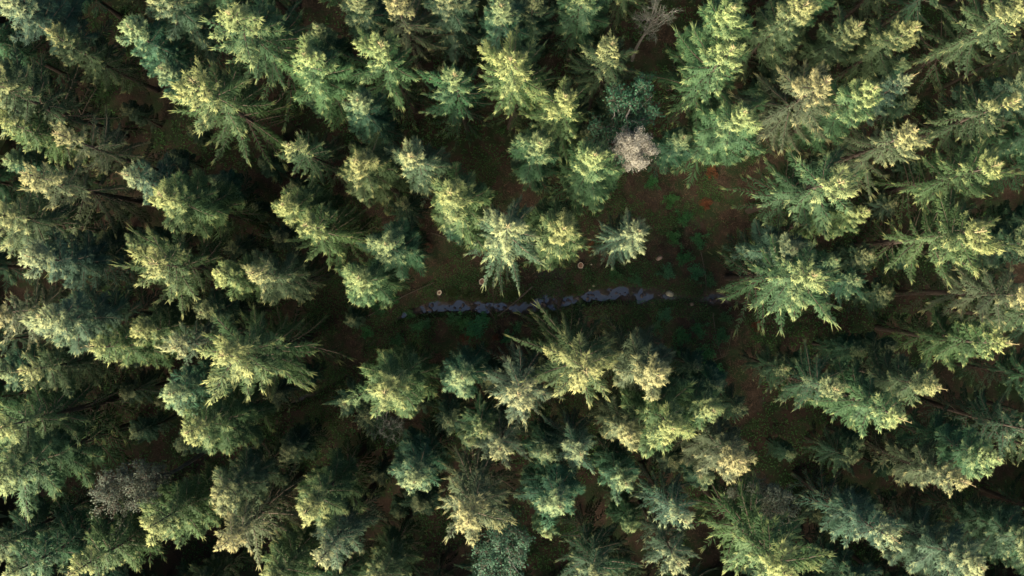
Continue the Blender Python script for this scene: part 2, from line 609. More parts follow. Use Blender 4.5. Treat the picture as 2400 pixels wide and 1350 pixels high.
PROTO = {
    'S': [spruce(s, 'star') for s in (11, 12, 13, 14, 15)],
    'D': [spruce(s, 'dense') for s in (21, 22, 23, 24, 25, 26)],
    'N': [spruce(s, 'narrow') for s in (31, 32, 33, 34)],
    'W': [spruce(s, 'sparse') for s in (41, 42, 43)],
    'T': [spruce(s, 'bigstar') for s in (45, 46)],
    'R': [branching(s, 14, 2.3, 10.6, 3) for s in (51, 52)],
    'P': [branching(s, 15, 1.25, 12.9, 6, .09, levels=(26, 6, 5, 5)) for s in (61,)],
    'G': [branching(s, 16, 1.7, 12.0, 0, twig=.016) for s in (71, 72)],
}
PH = dict(T=21, S=21, D=21, N=21, W=21, R=14, P=15, G=16)
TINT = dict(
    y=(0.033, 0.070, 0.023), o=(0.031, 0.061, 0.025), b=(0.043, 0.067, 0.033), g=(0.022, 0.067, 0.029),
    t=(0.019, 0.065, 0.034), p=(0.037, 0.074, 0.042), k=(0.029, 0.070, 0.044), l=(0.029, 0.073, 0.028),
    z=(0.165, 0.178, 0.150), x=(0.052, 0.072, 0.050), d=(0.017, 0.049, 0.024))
NAMES = dict(S=("spruce_tree", "spruce"), T=("spruce_tree", "spruce"), D=("spruce_tree", "spruce"), N=("spruce_tree", "spruce"), W=("spruce_tree", "spruce"),
             R=("leafy_tree", "tree"), P=("pale_leafy_tree", "tree"), G=("dead_tree", "dead tree"))
BASES = []
_cnt = {k: 0 for k in PROTO}


def place_tree(X, Y, h, r, form, tint, label, group=None):
    i = _cnt[form]
    _cnt[form] += 1
    crown, trunk, leader = PROTO[form][i % len(PROTO[form])]
    nm, cat = NAMES[form]
    e = bpy.data.objects.new(nm, None)
    e.empty_display_size = .5
    link(e)
    e.location = (X, Y, gz(X, Y))
    e.rotation_euler = (random.gauss(0, .006), random.gauss(0, .006), random.uniform(0, 6.283))
    sc = h / PH[form]
    e.scale = (sc * r, sc * r, sc)
    tag(e, label, cat, group)
    col = np.array(TINT[tint]) * (1 + np.random.default_rng(int(abs(X * 131 + Y * 17)) + i).normal(0, .025, 3) + random.gauss(0, .07))
    for n, me in (("crown", crown), ("trunk", trunk), ("leader_shoot", leader)):
        if me is None:
            continue
        o = link(bpy.data.objects.new(n, me), e)
        o.color = (*np.clip(col, .01, 1), 1)
    BASES.append((X, Y, h))
    return e


# tip x, tip y (photo pixels), height, girth, form, colour, label
TREES = [
 # upper left
 (110, 68, 18.5, .85, 'N', 'o', "olive-yellow narrow spruce near the photo's upper left corner, pointing at the corner"),
 (8, -2, 20, 1.0, 'D', 'k', "blue-green spruce filling the photo's extreme upper left corner"),
 (300, 60, 19, .9, 'D', 't', "teal-green spruce left of the bright spruce under the top edge, upper left"),
 (532, 32, 22, 1.05, 'S', 'l', "bright wide spruce close to the top edge, upper left, right of a teal one"),
 (437, 186, 23, 1.1, 'S', 'y', "brightest big spruce of the upper left quarter, long dark fingers trailing to its right"),
 (370, 168, 17.5, .8, 'D', 't', "smaller teal spruce half hidden behind the brightest upper left spruce"),
 (352, -28, 20, 1.0, 'D', 'd', "dark spruce cut by the top edge, third of the frame from the left corner"),
 (742, 58, 17.5, .72, 'D', 'g', "small plain green spruce above a pale one, upper left of centre"),
 (714, 132, 21.5, .95, 'D', 'l', "pale yellow-green spruce directly below a small plain green one, upper left of centre"),
 (-38, 190, 21, 1.1, 'S', 'o', "large olive spruce running out of the left edge, upper part"),
 (-14, 276, 20, .85, 'N', 'y', "yellow-tipped spruce at the left edge, just below a large olive one"),
 (136, 320, 20, .9, 'W', 'b', "beige sparse spruce right of the left edge, above the twiggy beige one"),
 (62, 408, 21, 1.0, 'W', 'b', "beige spruce with bare antler-like twigs at its top, near the left edge"),
 (286, 411, 19.5, .9, 'N', 'k', "grey-green spruce right of the twiggy beige one, left part of the photo"),
 (684, 338, 20, .85, 'W', 'l', "light green two-lobed spruce below the brightest upper left spruce's fingers"),
 (8, 372, 15, .75, 'D', 't', "low teal spruce at the left edge beside the twiggy beige spruce"),
 # top middle
 (922, 6, 20.5, .95, 'W', 'b', "brownish beige spruce touching the top edge, left of centre, whitish tip"),
 (888, 103, 21, .95, 'S', 'l', "light green spruce below the brownish beige one at the top edge"),
 (1172, 28, 19.5, .9, 'D', 't', "teal-green spruce near the top edge, above the bright beige star-shaped one"),
 (1194, 146, 22.5, .9, 'T', 'y', "bright yellow-beige star-shaped spruce in the upper middle of the photo"),
 (1062, 176, 20, .85, 'S', 'g', "mid green spruce left of the bright yellow-beige star-shaped one"),
 (1323, 228, 21, .9, 'S', 'y', "yellow-green spruce lower right of the bright yellow-beige star-shaped one"),
 (1438, 106, 19.5, .9, 'S', 'o', "autumn-yellow spruce in a dark gap, upper middle right"),
 (1490, 246, 19, .85, 'R', 't', "round bushy teal leafy tree just above the pale beige round tree"),
 (1488, 338, 20, .68, 'P', 'z', "pale beige round dry tree, the only one so pale, right of centre"),
 (1548, 14, 15, .95, 'G', 'x', "bare grey branching tree at the top edge, right of centre"),
 (1376, -36, 19, 1.0, 'D', 'g', "green spruce cut by the top edge just left of the bare grey tree"),
 (1262, 348, 20.5, .85, 'D', 'g', "green spruce, left one of the two side by side above the centre stars"),
 (1386, 362, 21.5, .88, 'D', 'l', "yellow-green spruce, right one of two side by side, next to the pale beige tree"),
 (834, 374, 21.5, .85, 'D', 'y', "bright yellow spruce, leftmost of the three in a row left above the centre"),
 (962, 374, 21.5, .9, 'N', 'p', "pale spruce, middle of the three in a row left above the centre"),
 (1054, 456, 21.5, .98, 'D', 'y', "rounded bright yellow-green spruce left of the white-tipped centre star"),
 (836, 236, 19, .8, 'D', 't', "teal spruce below the pale yellow-green one, upper left of centre"),
 (1604, 322, 14.5, .9, 'D', 't', "low dark teal spruce right of the pale beige round tree"),
 (1040, -34, 19, 1.0, 'D', 'd', "dark green spruce cut by the top edge, right of the brownish beige one"),
 (826, -8, 18.5, .95, 'D', 'd', "dark green spruce cut by the top edge, left of the brownish beige one"),
 (1252, 8, 17, .8, 'D', 'd', "shaded green spruce at the top edge between two teal ones"),
 # upper right
 (1716, 18, 22.5, .92, 'D', 'l', "tall light green spruce at the top edge, upper one of a stacked pair"),
 (1722, 126, 22, .95, 'S', 'l', "light green spruce right below another light green one, lower of the stacked pair"),
 (1884, 6, 20.5, .95, 'D', 'o', "yellow-olive spruce at the top edge right of the stacked light green pair"),
 (2010, 54, 18.5, .85, 'D', 'o', "dull olive spruce in a dark patch, upper right"),
 (2150, 64, 19.5, .9, 'D', 'o', "yellow-green round-topped spruce in the upper right, alone against the dark"),
 (2136, 176, 18, .78, 'N', 'k', "blue-grey spruce with a bare star of twigs at its tip, upper right"),
 (1942, 184, 21.5, 1.0, 'S', 'b', "olive-beige wide spruce, left one of the pair in the upper right"),
 (2052, 214, 21.5, .92, 'D', 'l', "light green spruce, right one of the pair with the olive-beige wide one"),
 (1746, 262, 21, .98, 'D', 'l', "yellow-green round spruce right of the dark teal low one, right of centre"),
 (2142, 304, 20.5, .95, 'W', 'b', "pinkish beige spruce with pale bare branches, right part of the photo"),
 (2380, 236, 20, 1.0, 'W', 'o', "dark olive spruce with long open branches reaching the right edge, upper part"),
 (2346, 384, 21, .95, 'S', 'y', "golden yellow spruce pointing at the right edge, upper right quarter"),
 (2412, 8, 20, 1.05, 'S', 'o', "olive spruce in the photo's extreme upper right corner"),
 (1972, 420, 22, 1.08, 'S', 'l', "light spruce with long dark fingers spread to its upper left, right part"),
 (2446, 190, 18, 1.0, 'D', 'd', "dark green spruce cut by the right edge above the dark olive open one"),
 # left middle
 (-28, 506, 21, 1.0, 'S', 'o', "olive spruce with drooping fringe at the left edge, middle height"),
 (54, 606, 21, .9, 'D', 'k', "teal spruce with a bright bare tip of twigs pointing at the left edge"),
 (374, 454, 21.5, .98, 'D', 'y', "yellow spruce left of centre with a wide green flank, upper of a column of three"),
 (357, 610, 22, .98, 'S', 'y', "bright yellow spruce, first of a row of three running right, left of centre"),
 (512, 643, 20.5, .74, 'D', 'y', "small yellow spruce, middle of a row of three, left of centre"),
 (594, 640, 22, .92, 'N', 'b', "pale beige-tipped spruce, last of a row of three, left of centre"),
 (650, 480, 20.5, .85, 'D', 'y', "yellow spruce, upper left one of a diagonal pair left of the centre"),
 (716, 532, 21, .85, 'S', 'y', "yellow spruce, lower right one of a diagonal pair left of the centre"),
 (300, 572, 15, .75, 'D', 'g', "low green spruce in a dark gap above the row of three yellow ones"),
 (94, 750, 22, 1.0, 'D', 'p', "whitish grey-green spruce with many small lobes, left part below the middle"),
 (-30, 728, 20.5, 1.0, 'W', 'b', "beige fringed spruce cut by the left edge, below the middle"),
 (208, 818, 21, .92, 'N', 'y', "yellow spruce with a pale stick tip, below the whitish grey-green lobed one"),
 (314, 772, 20, .72, 'D', 'y', "small yellow spruce upper right of the yellow stick-tipped one"),
 (402, 818, 20, .9, 'W', 'p', "pale ragged spruce between two yellow ones, left lower middle"),
 (530, 838, 22.5, 1.12, 'S', 'y', "bright spruce with a fan of dark fingers, left of the stream's bend"),
 (47, 868, 20.5, .9, 'N', 'o', "olive-yellow spruce with a bare orange tip near the left edge, lower half"),
 (-14, 880, 17.5, .9, 'D', 't', "dark teal spruce at the left edge under the olive-yellow bare-tipped one"),
 (470, 738, 17.5, .8, 'D', 'd', "shaded grey-green spruce between the rows of bright ones, left of centre"),
 # centre
 (1193, 526, 22.5, .82, 'T', 'p', "white-tipped star-shaped spruce right at the centre, above the stream"),
 (1326, 545, 22, .95, 'D', 'y', "lime-yellow spruce right of the white-tipped star, above the stream"),
 (1492, 552, 20.5, .64, 'T', 'k', "pale blue-green star-shaped spruce standing alone, right of the centre"),
 (902, 572, 20.5, .88, 'D', 'g', "green spruce with yellow top, upper one of two at the clearing's left end"),
 (846, 648, 21, .8, 'D', 'l', "bright spruce, lower one of two at the clearing's left end"),
 (1376, 872, 24, .92, 'T', 'y', "biggest yellow star-shaped spruce directly below the stream"),
 (1538, 870, 22, 1.0, 'D', 'b', "pale beige-green spruce right of the biggest star below the stream"),
 (1222, 942, 22, .92, 'S', 'p', "pale spruce left of the biggest star below the stream"),
 (906, 924, 22, 1.02, 'D', 'y', "bright yellow-green spruce below the stream's left bend"),
 (1086, 884, 19, .85, 'D', 't', "teal spruce between two bright ones below the stream"),
 (1060, 512, 16, .85, 'D', 't', "low teal spruce tucked below the rounded yellow-green one at the clearing"),
 # right middle
 (1912, 640, 22.5, 1.0, 'S', 'l', "pale green spruce with feathered fingers over the stream's right end"),
 (1872, 576, 17.5, .95, 'D', 'k', "dull grey-teal spruce behind the feathered pale green one"),
 (2302, 542, 21.5, 1.05, 'S', 'y', "yellow-green wide spruce with a long tip, right side at middle height"),
 (2022, 494, 19.5, .65, 'D', 'y', "small yellow spruce touching the long-fingered light one, right part"),
 (2374, 800, 21, .95, 'N', 'y', "yellow spruce with a long pale stick tip at the right edge, below the middle"),
 (2424, 692, 21, 1.05, 'W', 'b', "pinkish beige tangled spruce at the right edge, below the middle"),
 (2432, 566, 18, 1.0, 'D', 'd', "dark green spruce cut by the right edge at middle height"),
 (2192, 904, 20.5, .95, 'N', 'o', "olive spruce with yellow tip, upper of three stick-tipped ones at lower right"),
 (1962, 918, 18, 1.05, 'W', 'd', "dark open spruce with a bare grey stem showing, right lower middle"),
 (2122, 984, 22, 1.0, 'N', 'l', "spruce with a bare pale stick ending in a knob, right lower part"),
 # lower left
 (-8, 1006, 21.5, 1.05, 'S', 'y', "yellow spruce pointing out of the left edge, upper of two in the lower left"),
 (-20, 1118, 22, 1.08, 'D', 'l', "light spruce with golden lower side at the left edge, lower left"),
 (398, 918, 20.5, .9, 'D', 't', "teal-green lobed spruce above a bright yellow-green one, lower left"),
 (442, 1012, 21.5, .9, 'D', 'y', "bright yellow-green lobed spruce below a teal-green one, lower left"),
 (272, 1164, 18.5, .8, 'R', 'x', "grey thin-leaved tree with a long thin stem, lower left"),
 (342, 1240, 21, .9, 'D', 'y', "yellow spruce lower right of the grey thin-leaved tree, lower left"),
 (172, 1352, 21.5, .98, 'N', 'y', "golden spruce running into the bottom edge, lower left"),
 (10, 1340, 21.5, 1.0, 'N', 'g', "green spruce with long bare tan tip in the photo's lower left corner"),
 (508, 1165, 20.5, .92, 'D', 'o', "olive-yellow spruce above the pale beige ragged one, lower left"),
 (512, 1284, 21.5, 1.02, 'W', 'b', "pale beige ragged spruce near the bottom edge, lower left"),
 (719, 1198, 21.5, .92, 'D', 'y', "bright yellow spruce with a stick tip, left of the bottom middle"),
 (749, 1320, 21.5, .92, 'N', 'p', "pale grey-green spruce at the bottom edge, left of the bottom middle"),
 (634, 1372, 20.5, .9, 'D', 'y', "yellow spruce top peeking over the bottom edge, left of the bottom middle"),
 (-44, 1290, 18, 1.0, 'D', 'd', "dark green spruce cut by the left edge near the lower left corner"),
 (900, 1018, 14.5, .85, 'G', 'd', "thin dark blue-grey twiggy tree in the shade below a bright yellow-green one"),
 # bottom middle
 (975, 1132, 19, .9, 'D', 't', "teal round spruce alone in the shade, lower middle left"),
 (1097, 1226, 22.5, .95, 'S', 'b', "brightest cream-coloured spruce in the lower middle, pointing down"),
 (1311, 1188, 20, .9, 'D', 't', "teal-green spruce with a few bare tan twigs at its tip, lower middle"),
 (1171, 1062, 20, .78, 'S', 'p', "small pale spruce above the brightest cream-coloured one"),
 (1123, 1006, 18, .72, 'S', 'g', "thin green open spruce between two pale ones, lower middle"),
 (1373, 1070, 19, .78, 'S', 'k', "grey-green spruce, right one of a dull pair below the biggest star"),
 (1286, 1056, 17, .75, 'D', 't', "teal spruce, left one of a dull pair below the biggest star"),
 (1184, 1308, 17.5, .95, 'R', 'k', "round grey-teal leafy tree near the bottom edge, lower middle"),
 (1276, 1256, 15, .7, 'D', 'g', "small green spruce below the teal one with bare twigs, lower middle"),
 (1466, 1130, 18.5, .75, 'D', 't', "teal small spruce right of the teal one with bare tan twigs"),
 (1606, 1224, 19.5, .88, 'W', 'k', "blue-grey open spruce with dark spread fronds, lower middle right"),
 (1402, 1366, 18.5, 1.0, 'S', 'd', "dark star-shaped spruce spreading fronds over the bottom edge"),
 (1476, 1236, 14.5, .75, 'D', 'g', "low green spruce in the shade left of the blue-grey open one"),
 (884, 1376, 19, .95, 'D', 'o', "olive spruce cut by the bottom edge, left of the round grey-teal tree"),
 (1574, 1006, 22.5, 1.0, 'D', 'y', "big bright yellow lobed spruce below the pale beige-green one"),
 (1474, 1022, 20.5, .78, 'D', 'b', "beige-yellow spruce joined to the left side of the big lobed one"),
 # lower right
 (1719, 1082, 21.5, .85, 'D', 'b', "pale cream-tipped spruce at the lower right end of the bright cluster"),
 (1672, 968, 20, .8, 'D', 'l', "green-flanked spruce between the big lobed one and the dark gap, right of centre"),
 (2266, 1131, 20.5, .92, 'N', 'b', "spruce with the longest bare tan stick tip, lower right"),
 (2340, 1068, 19.5, .98, 'D', 'g', "plain green spruce pointing at the right edge, lower right"),
 (2099, 1264, 20.5, 1.0, 'N', 'k', "blue-grey spruce with white bare tip and drooping fingers, lower right"),
 (1846, 1344, 23, 1.1, 'S', 'y', "large bright feathered spruce at the bottom edge, right of centre"),
 (1812, 1186, 16.5, .75, 'R', 'x', "dull grey bushy tree above the large bright feathered spruce"),
 (2302, 1346, 20.5, 1.0, 'D', 'p', "pale green lobed spruce near the photo's lower right corner"),
 (2436, 1292, 19, .95, 'D', 'd', "dark green spruce in the photo's extreme lower right corner"),
 (2458, 1018, 19, 1.05, 'W', 'd', "dark open spruce cut by the right edge, lower right"),
 (2052, 1402, 19, .95, 'D', 'd', "dark olive spruce cut by the bottom edge, lower right"),
 (1592, 1332, 18.5, .8, 'S', 'p', "small pale spruce at the bottom edge left of the large feathered one"),
]
for (x, y, h, r, form, tint, label) in TREES:
    X, Y = px(x, y, h)
    place_tree(X, Y, h, r * (1.14 if form in 'SDNWT' else 1), form, tint, label, "trees of the forest canopy")

# shaded smaller trees in the gaps, and trees whose tops lie outside the frame
_r = np.random.default_rng(99)


def free(X, Y, dmin):
    return all((X - a) ** 2 + (Y - b) ** 2 > dmin * dmin for a, b, _ in BASES)


def in_clearing(X, Y):
    """the open ground along the stream and the dark glades"""
    gx_, gy_ = X * FPX / H + 1200, 675 - Y * FPX / H
    if 860 < gx_ < 1760 and 585 < gy_ < 800:
        return True
    if 1000 < gx_ < 1200 and 330 < gy_ < 520:
        return True
    return 1560 < gx_ < 1760 and 360 < gy_ < 800


MARKS = [(x, y, lb.split(",")[0]) for x, y, _, _, _, _, lb in TREES if len(lb.split(",")[0].split()) <= 9]
USED = set()


def beside(kind, tx, ty):
    """a label that names the low or cut-off tree by the nearest tree one can find, and on which side of it"""
    for x, y, nm in sorted(MARKS, key=lambda m: (m[0] - tx) ** 2 + (m[1] - ty) ** 2)[:6]:
        dx, dy = tx - x, ty - y
        word = ("right of" if dx > 0 else "left of") if abs(dx) > abs(dy) else ("below" if dy > 0 else "above")
        lb = "%s %s the %s" % (kind, word, nm)
        if lb not in USED:
            USED.add(lb)
            return lb
    return lb


n_low = n_edge = 0
tries = 0
while n_low < 88 and tries < 6000:
    tries += 1
    X, Y = _r.uniform(-29, 29), _r.uniform(-16.4, 16.4)
    if in_clearing(X, Y) or not free(X, Y, 1.5) or stream_d(X, Y)[0] < 1.2:
        continue
    h = _r.uniform(7, 12.5)
    tx, ty = X * FPX / (H - h), -Y * FPX / (H - h)
    if 200 < tx < 560 and -300 < ty < 160 or -340 < tx < 560 and -130 < ty < 170:
        continue
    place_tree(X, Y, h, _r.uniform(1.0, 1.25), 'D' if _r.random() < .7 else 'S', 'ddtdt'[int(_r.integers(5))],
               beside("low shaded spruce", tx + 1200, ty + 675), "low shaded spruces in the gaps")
    n_low += 1
tries = 0
while n_edge < 80 and tries < 9000:
    tries += 1
    X, Y = _r.uniform(-37, 37), _r.uniform(-23, 23)
    h = _r.uniform(15, 18.5)
    k = FPX / (H - h)
    if abs(X * k) < 1235 and abs(Y * k) < 712:
        continue
    if not free(X, Y, 2.6) or stream_d(X, Y)[0] < 1.0:
        continue
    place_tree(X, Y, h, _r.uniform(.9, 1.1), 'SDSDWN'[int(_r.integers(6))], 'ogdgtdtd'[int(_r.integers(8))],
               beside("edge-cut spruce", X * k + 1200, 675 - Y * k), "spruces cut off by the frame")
    n_edge += 1
print("trees", len(BASES), "low", n_low, "edge", n_edge)

# the forest beyond the frame, one unseen mass added to darken the edges
def simple_spruce(rng):
    S = Shapes()
    for z in np.arange(3, 20.6, .75):
        t_ = (21 - z) / 17
        n = 8
        a = rng.uniform(0, 6.28) + np.arange(n) * 6.283 / n
        L = 3.0 * t_ ** .65 * rng.uniform(.7, 1.1, n)
        p0 = np.c_[np.zeros(n), np.zeros(n), np.full(n, z + .3)]
        p1 = np.c_[np.cos(a) * L, np.sin(a) * L, z + .1 - .5 * t_ + rng.normal(0, .15, n)]
        S.spindle(p0, p1, .16 + .1 * L, .1, .8, rng.uniform(0, 1, n), mid=.55)
    S.tube(np.array([[0, 0, -.3], [0, 0, 10], [0, 0, 21.3]]), [.26, .16, .02], 6, 0, .5, 1)
    return np.concatenate(S.v), np.concatenate(S.f), np.concatenate(S.m), np.concatenate(S.fresh), np.concatenate(S.var)


far = [simple_spruce(np.random.default_rng(s)) for s in (1, 2, 3)]
V, F, M, A, B = [], [], [], [], []
off = 0
pts = []
tries = 0
while len(pts) < 420 and tries < 20000:
    tries += 1
    X, Y = _r.uniform(-58, 58), _r.uniform(-44, 44)
    if abs(X) < 40 and abs(Y) < 25.5:
        continue
    if any((X - a) ** 2 + (Y - b) ** 2 < 7 for a, b in pts):
        continue
    pts.append((X, Y))
    v, f, m, fr, va = far[int(_r.integers(3))]
    sc = _r.uniform(.85, 1.08)
    an = _r.uniform(0, 6.28)
    R2 = np.array([[math.cos(an), -math.sin(an), 0], [math.sin(an), math.cos(an), 0], [0, 0, 1]])
    V.append((v * sc) @ R2.T + np.array([X, Y, 0]))
    F.append(f + off)
    M.append(m); A.append(fr); B.append(va)
    off += len(v)
forest = link(bpy.data.objects.new("forest", mesh_np("forest", np.concatenate(V), np.concatenate(F), [NEEDLE, TWIGBARK], np.concatenate(M),
                                                     {"fresh": np.concatenate(A), "var": np.concatenate(B)})))
forest.color = (*TINT['g'], 1)
tag(forest, "unseen spruce forest beyond the frame, added to darken its edges", "forest", kind="stuff")

# ------------------------------------------------------------------ things on the forest floor
CUT = noisy_mat("cut_wood", (0.50, 0.42, 0.29), (0.62, 0.55, 0.42), 14, bump=.1)
HEART = noisy_mat("stump_heartwood", (0.16, 0.085, 0.05), (0.27, 0.15, 0.10), 16, bump=.3)
ROCK = noisy_mat("stream_stone", (0.060, 0.048, 0.044), (0.12, 0.095, 0.088), 6, c3=(0.14, 0.09, 0.08), obj=True)
PALEROCK = noisy_mat("pale_stone", (0.36, 0.33, 0.21), (0.46, 0.43, 0.30), 5)
DEADWOOD = noisy_mat("weathered_wood", (0.09, 0.07, 0.05), (0.16, 0.13, 0.095), 8)
POLE = noisy_mat("pale_pole_bark", (0.09, 0.076, 0.058), (0.16, 0.14, 0.11), 8)


def stump(x, y, d, heart, label, hh=.32):
    X, Y = px(x, y, .2)
    r = d / 2 * (H - .3) / FPX
    rng = np.random.default_rng(int(x))
    e = link(bpy.data.objects.new("tree_stump", None))
    e.location = (X, Y, gz(X, Y) - .05)
    e.rotation_euler = (rng.normal(0, .05), rng.normal(0, .05), 0)
    tag(e, label, "stump", "cut stumps in the clearing")
    n = 22
    an = np.arange(n) * 2 * math.pi / n
    wob = 1 + .07 * np.sin(an * 2 + x) + .05 * np.sin(an * 5 + y) + rng.normal(0, .02, n)
    prof = [(-.12, 1.75), (.06, 1.35), (.2, 1.12), (hh, 1.06), (hh + .02, .98)]
    v = [(math.cos(a) * r * w * (1 + (q - 1) * (1 + .3 * math.sin(a * 3 + x))), math.sin(a) * r * w * (1 + (q - 1) * (1 + .3 * math.sin(a * 3 + x))), z) for z, q in prof for a, w in zip(an, wob)]
    f = [[i * n + j, i * n + (j + 1) % n, (i + 1) * n + (j + 1) % n, (i + 1) * n + j] for i in range(4) for j in range(n)]
    link(bpy.data.objects.new("bark", mesh_np("stump_bark", v, f, [BARK], smooth=True)), e)
    v, f = [], []
    prof = [(hh - .02, 1.0), (hh + .035, .97), (hh + .04, heart + .03), (hh + .028, heart)]
    for z, q in prof:
        v += [(math.cos(a) * r * w * q, math.sin(a) * r * w * q, z) for a, w in zip(an, wob)]
    f = [[i * n + j, i * n + (j + 1) % n, (i + 1) * n + (j + 1) % n, (i + 1) * n + j] for i in range(3) for j in range(n)]
    face = link(bpy.data.objects.new("cut_face", mesh_np("stump_face", v, f, [CUT])), e)
    v = [(0, 0, hh + .015)] + [(math.cos(a) * r * w * (heart + .02), math.sin(a) * r * w * (heart + .02), hh + .03) for a, w in zip(an, wob)]
    f = [[0, 1 + j, 1 + (j + 1) % n] for j in range(n)]
    link(bpy.data.objects.new("heartwood", mesh_np("stump_heart", v, f, [HEART])), face)


stump(1130, 661, 15, .66, "cut stump with pale rim and brown heart, left of the centre star's skirt")
stump(1030, 687, 12, .45, "smaller pale cut stump at the stream's upper bank, leftmost stump")
stump(1362, 622, 14, .76, "reddish cut stump with pale rim below the lime-yellow spruce")


def blob(name, x, y, rx, ry, rz, mat, label, cat, group=None, seed=0, rot=0, sink=.35, zb=None):
    X, Y = px(x, y)
    rng = np.random.default_rng(seed + int(x))
    nu, nv = 9, 6
    v, f = [(0, 0, -1)], []
    for i in range(1, nv):
        a = -math.pi / 2 + math.pi * i / nv
        v += [(math.cos(a) * math.cos(b * 6.2832 / nu + i * .2), math.cos(a) * math.sin(b * 6.2832 / nu + i * .2), math.sin(a)) for b in range(nu)]
    v.append((0, 0, 1))
    top = len(v) - 1
    tri = []
    for j in range(nu):
        q = (j + 1) % nu
        tri.append([0, 1 + q, 1 + j])
        for i in range(nv - 2):
            A, B = 1 + i * nu, 1 + (i + 1) * nu
            tri += [[A + j, A + q, B + q], [A + j, B + q, B + j]]
        tri.append([1 + (nv - 2) * nu + j, 1 + (nv - 2) * nu + q, top])
    v = np.array(v) * (1 + rng.normal(0, .09, (len(v), 1)))
    v = np.sign(v) * np.abs(v) ** .85 * np.array([rx, ry, rz])
    o = link(bpy.data.objects.new(name, mesh_np(name, v, tri, [mat], smooth=True)))
    o.location = (X, Y, (gz(X, Y) if zb is None else zb) + rz * (1 - sink) - rz * .5)
    o.rotation_euler = (0, 0, rot)
    tag(o, label, cat, group)
    return o


blob("boulder", 1571, 688, .33, .25, .22, PALEROCK, "pale yellow round boulder lying at the stream's right end", "boulder", rot=-.3, sink=.2)
blob("boulder", 1545, 605, .30, .17, .15, noisy_mat("tan_stone", (.30, .20, .15), (.40, .28, .21), 6), "pinkish tan lump of stone right of the blue-green star spruce", "stone", rot=.6, sink=.3)
blob("stone", 1622, 713, .18, .15, .12, noisy_mat("tan_stone_dark", (.20, .15, .10), (.28, .21, .15), 6), "small tan stone in the stream right of the pale yellow boulder", "stone", sink=.1)
for x, y, s, lb in ((1164, 651, .085, "tiny white chip of wood right of the pale-rimmed stump"), (1180, 663, .06, "tiniest pale chip, lower right of the other chip by the pale-rimmed stump"),
                    (1391, 670, .10, "pale pebble at the stream's upper bank below the reddish stump"), (1383, 679, .08, "grey pebble just below a pale one at the stream's upper bank"),
                    (1386, 620, .07, "pale splinter of wood right of the reddish stump")):
    blob("wood_chip" if s < .08 or x == 1164 else "pebble", x, y, s, s * .8, s * .6, CUT if s < .09 else PALEROCK, lb, "wood chip" if s < .08 or x == 1164 else "pebble", sink=.1)

_r2 = np.random.default_rng(5)
cnt = 0
for tries in range(900):
    if cnt >= 70:
        break
    i = int(_r2.integers(70, 185))
    a = SPF[i]
    X, Y = a[0] + _r2.normal(0, abs(a[2]) * .62), a[1] + _r2.normal(0, abs(a[2]) * .62)
    if abs(X) > 18 or a[2] < .05 or stream_d(X, Y)[0] > .12:
        continue
    s = _r2.uniform(.06, .19)
    blob("stone", X * FPX / H + 1200, 675 - Y * FPX / H, s, s * _r2.uniform(.6, .95), s * .7, ROCK, "small dark reddish stone lying in the stream bed", "stone",
         "stones in the stream bed", seed=tries, rot=_r2.uniform(0, 3), sink=.3, zb=WATER_Z)
    cnt += 1


def pole(name, a, b, r, mat, label, z0=.15, z1=.15, sag=0.0, side=0, cat="fallen pole"):
    A, B = np.array([*px(*a, z0), 0]), np.array([*px(*b, z1), 0])
    A[2], B[2] = max(gz(*A[:2]), -.1) + z0, max(gz(*B[:2]), -.1) + z1
    n = 9
    P = np.linspace(A, B, n)
    s = np.linspace(0, 1, n)
    rng = np.random.default_rng(int(a[0]))
    d = norm((B - A)[None])[0]
    P += np.outer(np.sin(s * math.pi) * sag, np.array([-d[1], d[0], 0])) + rng.normal(0, r * .35, (n, 3))
    S = Shapes()
    S.tube(P, np.linspace(r, r * .5, n), 6, 0, .5, 0)
    for k in range(side):
        u = rng.uniform(.25, .95)
        q, _ = lerp_pts(P, np.array([u]))
        S.spindle(q, q + np.array([[rng.normal(0, .3), rng.normal(0, .3), rng.uniform(.05, .3)]]), r * .45, 0, 0, .5)
    o = link(bpy.data.objects.new(name, S.mesh(name, [mat])))
    tag(o, label, cat)


pole("fallen_pole", (845, 752), (1018, 662), .042, POLE, "long thin pole lying slantwise at the clearing's left end", .25, .3, .15)
pole("fallen_pole", (1248, 672), (1166, 741), .065, POLE, "thicker bare pole lying slantwise across the stream's middle", .5, .25, .05, 2)
pole("fallen_branch", (1154, 662), (1155, 722), .028, DEADWOOD, "thin upright-lying stick reaching from the bank into the stream", .3, .2, .06, 2, "branch")
pole("fallen_branch", (1136, 716), (1166, 778), .03, DEADWOOD, "curved thin branch below the stream left of the thicker pole", .2, .2, .22, 3, "branch")
pole("fallen_branch", (1433, 758), (1474, 806), .03, DEADWOOD, "brown stick lying right of the biggest star spruce's top", .2, .25, .05, 2, "branch")
pole("fallen_branch", (1643, 590), (1656, 688), .026, POLE, "thin whitish stem lying above the stream near its right end", .3, .3, .1, 2, "branch")
pole("fallen_branch", (1672, 735), (1690, 835), .028, POLE, "thin whitish stem lying below the stream near its right end", .3, .3, -.1, 3, "branch")
pole("fallen_branch", (1715, 775), (1700, 838), .022, DEADWOOD, "short grey stick meeting a whitish stem at the right", .2, .2, .05, 2, "branch")
pole("fallen_branch", (1640, 862), (1705, 832), .03, DEADWOOD, "brown stick meeting the two stems at the right", .2, .2, .05, 2, "branch")
pole("fallen_branch", (1010, 545), (1085, 580), .035, DEADWOOD, "brown broken branch on the litter above the pale-rimmed stump", .15, .15, .1, 4, "branch")

